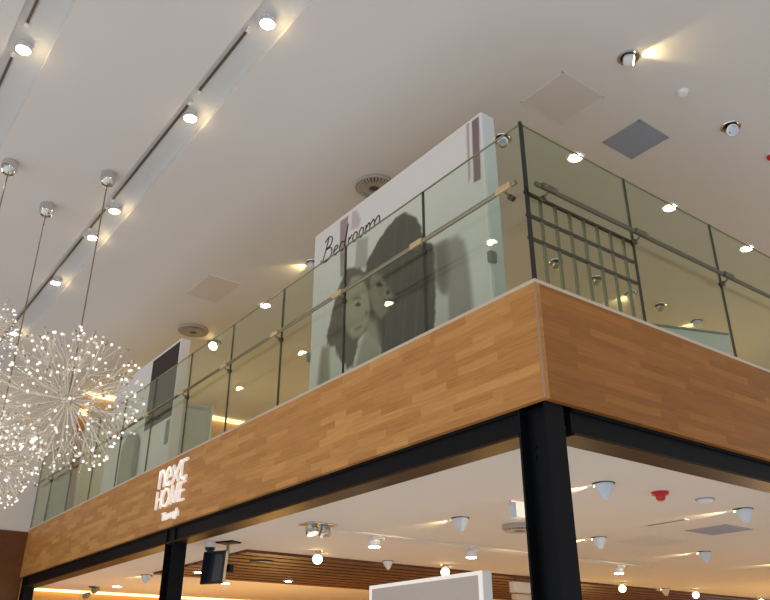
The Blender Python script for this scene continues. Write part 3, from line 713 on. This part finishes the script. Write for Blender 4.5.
# lightbox
t = thing('lightbox', 'white framed lightbox panel at the bottom left of the corner column', 'lightbox', (1.2, 2.02, 0))
MB().box(0.012, 0.13, 0, 1.79, 0, 2.48, bev=0.006).build('frame', M_WHITE, t)
MB().box(0.0, 0.012, 0.045, 1.745, 0.1, 2.445).build('face', M_LBOX, t)
m = MB(); m.box(-0.004, 0.012, 0, 1.79, 2.445, 2.48); m.box(-0.004, 0.012, 0, 0.045, 0, 2.445); m.box(-0.004, 0.012, 1.745, 1.79, 0, 2.445); m.build('front_trim', M_SIGN, t)
t = thing('wall_display', 'small pale lit display box under the slats left of the corner column', 'display box', (6.75, 7.05, ZL - 0.04))
MB().box(0, 0.62, 0, 0.12, -0.24, -0.06).build('box', M_PANEL, t); MB().box(0.02, 0.6, 0, 0.1, -0.36, -0.27).build('lower_box', M_TILE, t)
for xx in (0.1, 0.5): MB().cone((xx, 0.06, 0), (xx, 0.06, -0.28), 0.008, 0.008, 6).build('hanger', M_STEEL, t)
# coves
tag(MB().box(0.3, 22, 14.62, 14.68, ZL - 0.05, ZL - 0.0).build('cove_light', M_COVE), 'glowing cove strip along the top of the lower back wall', 'cove light')
tag(MB().box(0.65, 22, 14.6, 14.66, ZC - 0.1, ZC - 0.0).build('cove_light', M_COVE), 'glowing cove strip along the top of the upper back wall', 'cove light')

tag(MB().box(0.62, 1.55, 14.58, 14.7, ZC - 0.56, ZC - 0.44).build('cove_light', M_COVE), 'short glowing strip on the back wall seen through the chandelier', 'cove light')
# ------------------------------------------------------------------ crystal chandeliers
R_CH = 0.86
def crystal_mesh(r, mt):
    bm = bmesh.new(); bmesh.ops.create_icosphere(bm, subdivisions=1, radius=r); me = bpy.data.meshes.new('crystal'); bm.to_mesh(me); bm.free(); me.materials.append(mt); return me
CRM = [crystal_mesh(0.0185, M_CRYST), crystal_mesh(0.017, M_CRYST3), crystal_mesh(0.021, M_CRYST2), crystal_mesh(0.015, M_CRYST2)]
CP = MB().lathe([(0.03, -0.19), (0.07, -0.175), (0.098, -0.12), (0.103, -0.07), (0.1, 0)], 28).mesh('canopy', M_CHROME, True)
HUB = MB().lathe([(0.012, -0.07), (0.05, -0.05), (0.07, 0), (0.05, 0.05), (0.012, 0.07)], 20).mesh('hub', M_CHROME, True)
rods = []; crys = []
NR = 72; ga = PI * (3 - math.sqrt(5))
for i in range(NR):
    z = 1 - 2 * (i + .5) / NR; q = math.sqrt(1 - z * z)
    d = Vector((math.cos(ga * i) * q, math.sin(ga * i) * q, z)); d = (d + Vector([random.uniform(-.12, .12) for _ in range(3)])).normalized()
    e = R_CH * random.uniform(0.5, 0.68)
    m = MB(); m.cone(d * 0.05, d * e, 0.0075, 0.006, 6)
    m.cone(d * (e - .03), d * (e + .012), 0.013, 0.01, 6)
    for k in range(6):
        dd = (d + Vector([random.uniform(-.27, .27) for _ in range(3)])).normalized(); L = R_CH * random.uniform(0.82, 1.0)
        m.cone(d * e, dd * L, 0.0032, 0.0024, 4, cap=False); crys.append((dd * (L + .012), random.random()))
    if random.random() < .6: crys.append((d * e * random.uniform(.75, 1.0), random.random()))
    rods.append(m.mesh('rod', M_ROD))
def stuff_mesh(items):
    m = MB()
    for p, rr in items:
        me = CRM[0 if rr < .34 else 1 if rr < .6 else 2 if rr < .85 else 3]
        m.add([v.co + p for v in me.vertices], [tuple(f.vertices) for f in me.polygons], 0 if rr < .34 else 1 if rr < .6 else 2)
    return m.mesh('crystal', [M_CRYST, M_CRYST3, M_CRYST2])
# the hundred that face the entrance best are parts of their own
face = Vector((-0.3, -0.85, -0.4)).normalized()
crys.sort(key=lambda c: -c[0].dot(face))
REST = stuff_mesh(crys[100:])
def chandelier(x, y, zc, label, rz, k=1.0):
    t = thing('crystal_chandelier', label, 'chandelier', (x, y, ZC), rz, 'dandelion chandeliers')
    put('canopy', CP, t)
    MB().cone((0, 0, -0.15), (0, 0, zc - ZC), 0.0085, 0.0085, 8).build('wire', M_WIRE, t)
    c = (0, 0, zc - ZC); sc = (k, k, k)
    put('hub', HUB, t, c).scale = sc
    for r in rods: put('rod', r, t, c).scale = sc
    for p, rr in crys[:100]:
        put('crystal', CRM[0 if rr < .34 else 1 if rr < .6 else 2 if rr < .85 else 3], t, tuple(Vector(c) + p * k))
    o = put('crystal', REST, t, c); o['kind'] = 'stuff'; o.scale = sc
chandelier(-1.88, 5.52, 4.47, 'dandelion crystal chandelier nearest the glass, nearly its whole ball in view', 0.0)
chandelier(-2.31, 6.8, 3.95, 'crystal chandelier hanging lower left, half outside the picture', 0.12, 0.7)
chandelier(-2.99, 6.03, 5.2, 'leftmost crystal chandelier, mostly cut off by the picture edge', -0.1, 0.66)

# ------------------------------------------------------------------ ambient world light / added fill lights
w = bpy.data.worlds.new('world'); scene.world = w; w.use_nodes = True
nt = w.node_tree; bg = nt.nodes['Background']; L = nt.links.new
tc = nt.nodes.new('ShaderNodeTexCoord'); sp = nt.nodes.new('ShaderNodeSeparateXYZ'); L(tc.outputs['Generated'], sp.inputs[0])
def wm(op, a, b, c=None):
    n = nt.nodes.new('ShaderNodeMath'); n.operation = op
    for i, v in enumerate((a, b, c)):
        if v is None: continue
        if isinstance(v, (int, float)): n.inputs[i].default_value = v
        else: L(v, n.inputs[i])
    return n.outputs[0]
s = wm('MULTIPLY_ADD', sp.outputs['X'], -0.2, 0.725)
s = wm('MULTIPLY_ADD', sp.outputs['Y'], 0.04, s)
L(s, bg.inputs['Strength']); bg.inputs['Color'].default_value = lin((250, 249, 251))
for x, y, e in ((5, 6, 22), (7, 11, 60), (10, 4, 50), (3, 12, 40), (12, 8, 70)):
    light('mezzanine_fill', 'POINT', (x, y, 5.2), e, (255, 224, 150), size=0.4)  # unseen fill lights added to warm the mezzanine ceiling
for x, y, e in ((4, 11, 85), (8, 8.5, 90), (13, 5, 95), (2.5, 13, 60), (12, 10, 65)):
    light('shop_fill', 'POINT', (x, y, 1.2), e, (255, 198, 112), size=0.4)  # unseen warm fill added for the deep part of the shop ceiling
for x, y, e in ((3, 2.5, 22), (7.5, 2.5, 14), (2.5, 6, 16)):
    light('shop_front_fill', 'POINT', (x, y, 1.2), e, (255, 232, 208), size=0.4)  # unseen paler fill added for the front of the shop ceiling
scene.view_settings.view_transform = 'Standard'
scene.view_settings.look = 'None'
scene.cycles.use_denoising = True
scene.cycles.max_bounces = 8
scene.cycles.transparent_max_bounces = 24
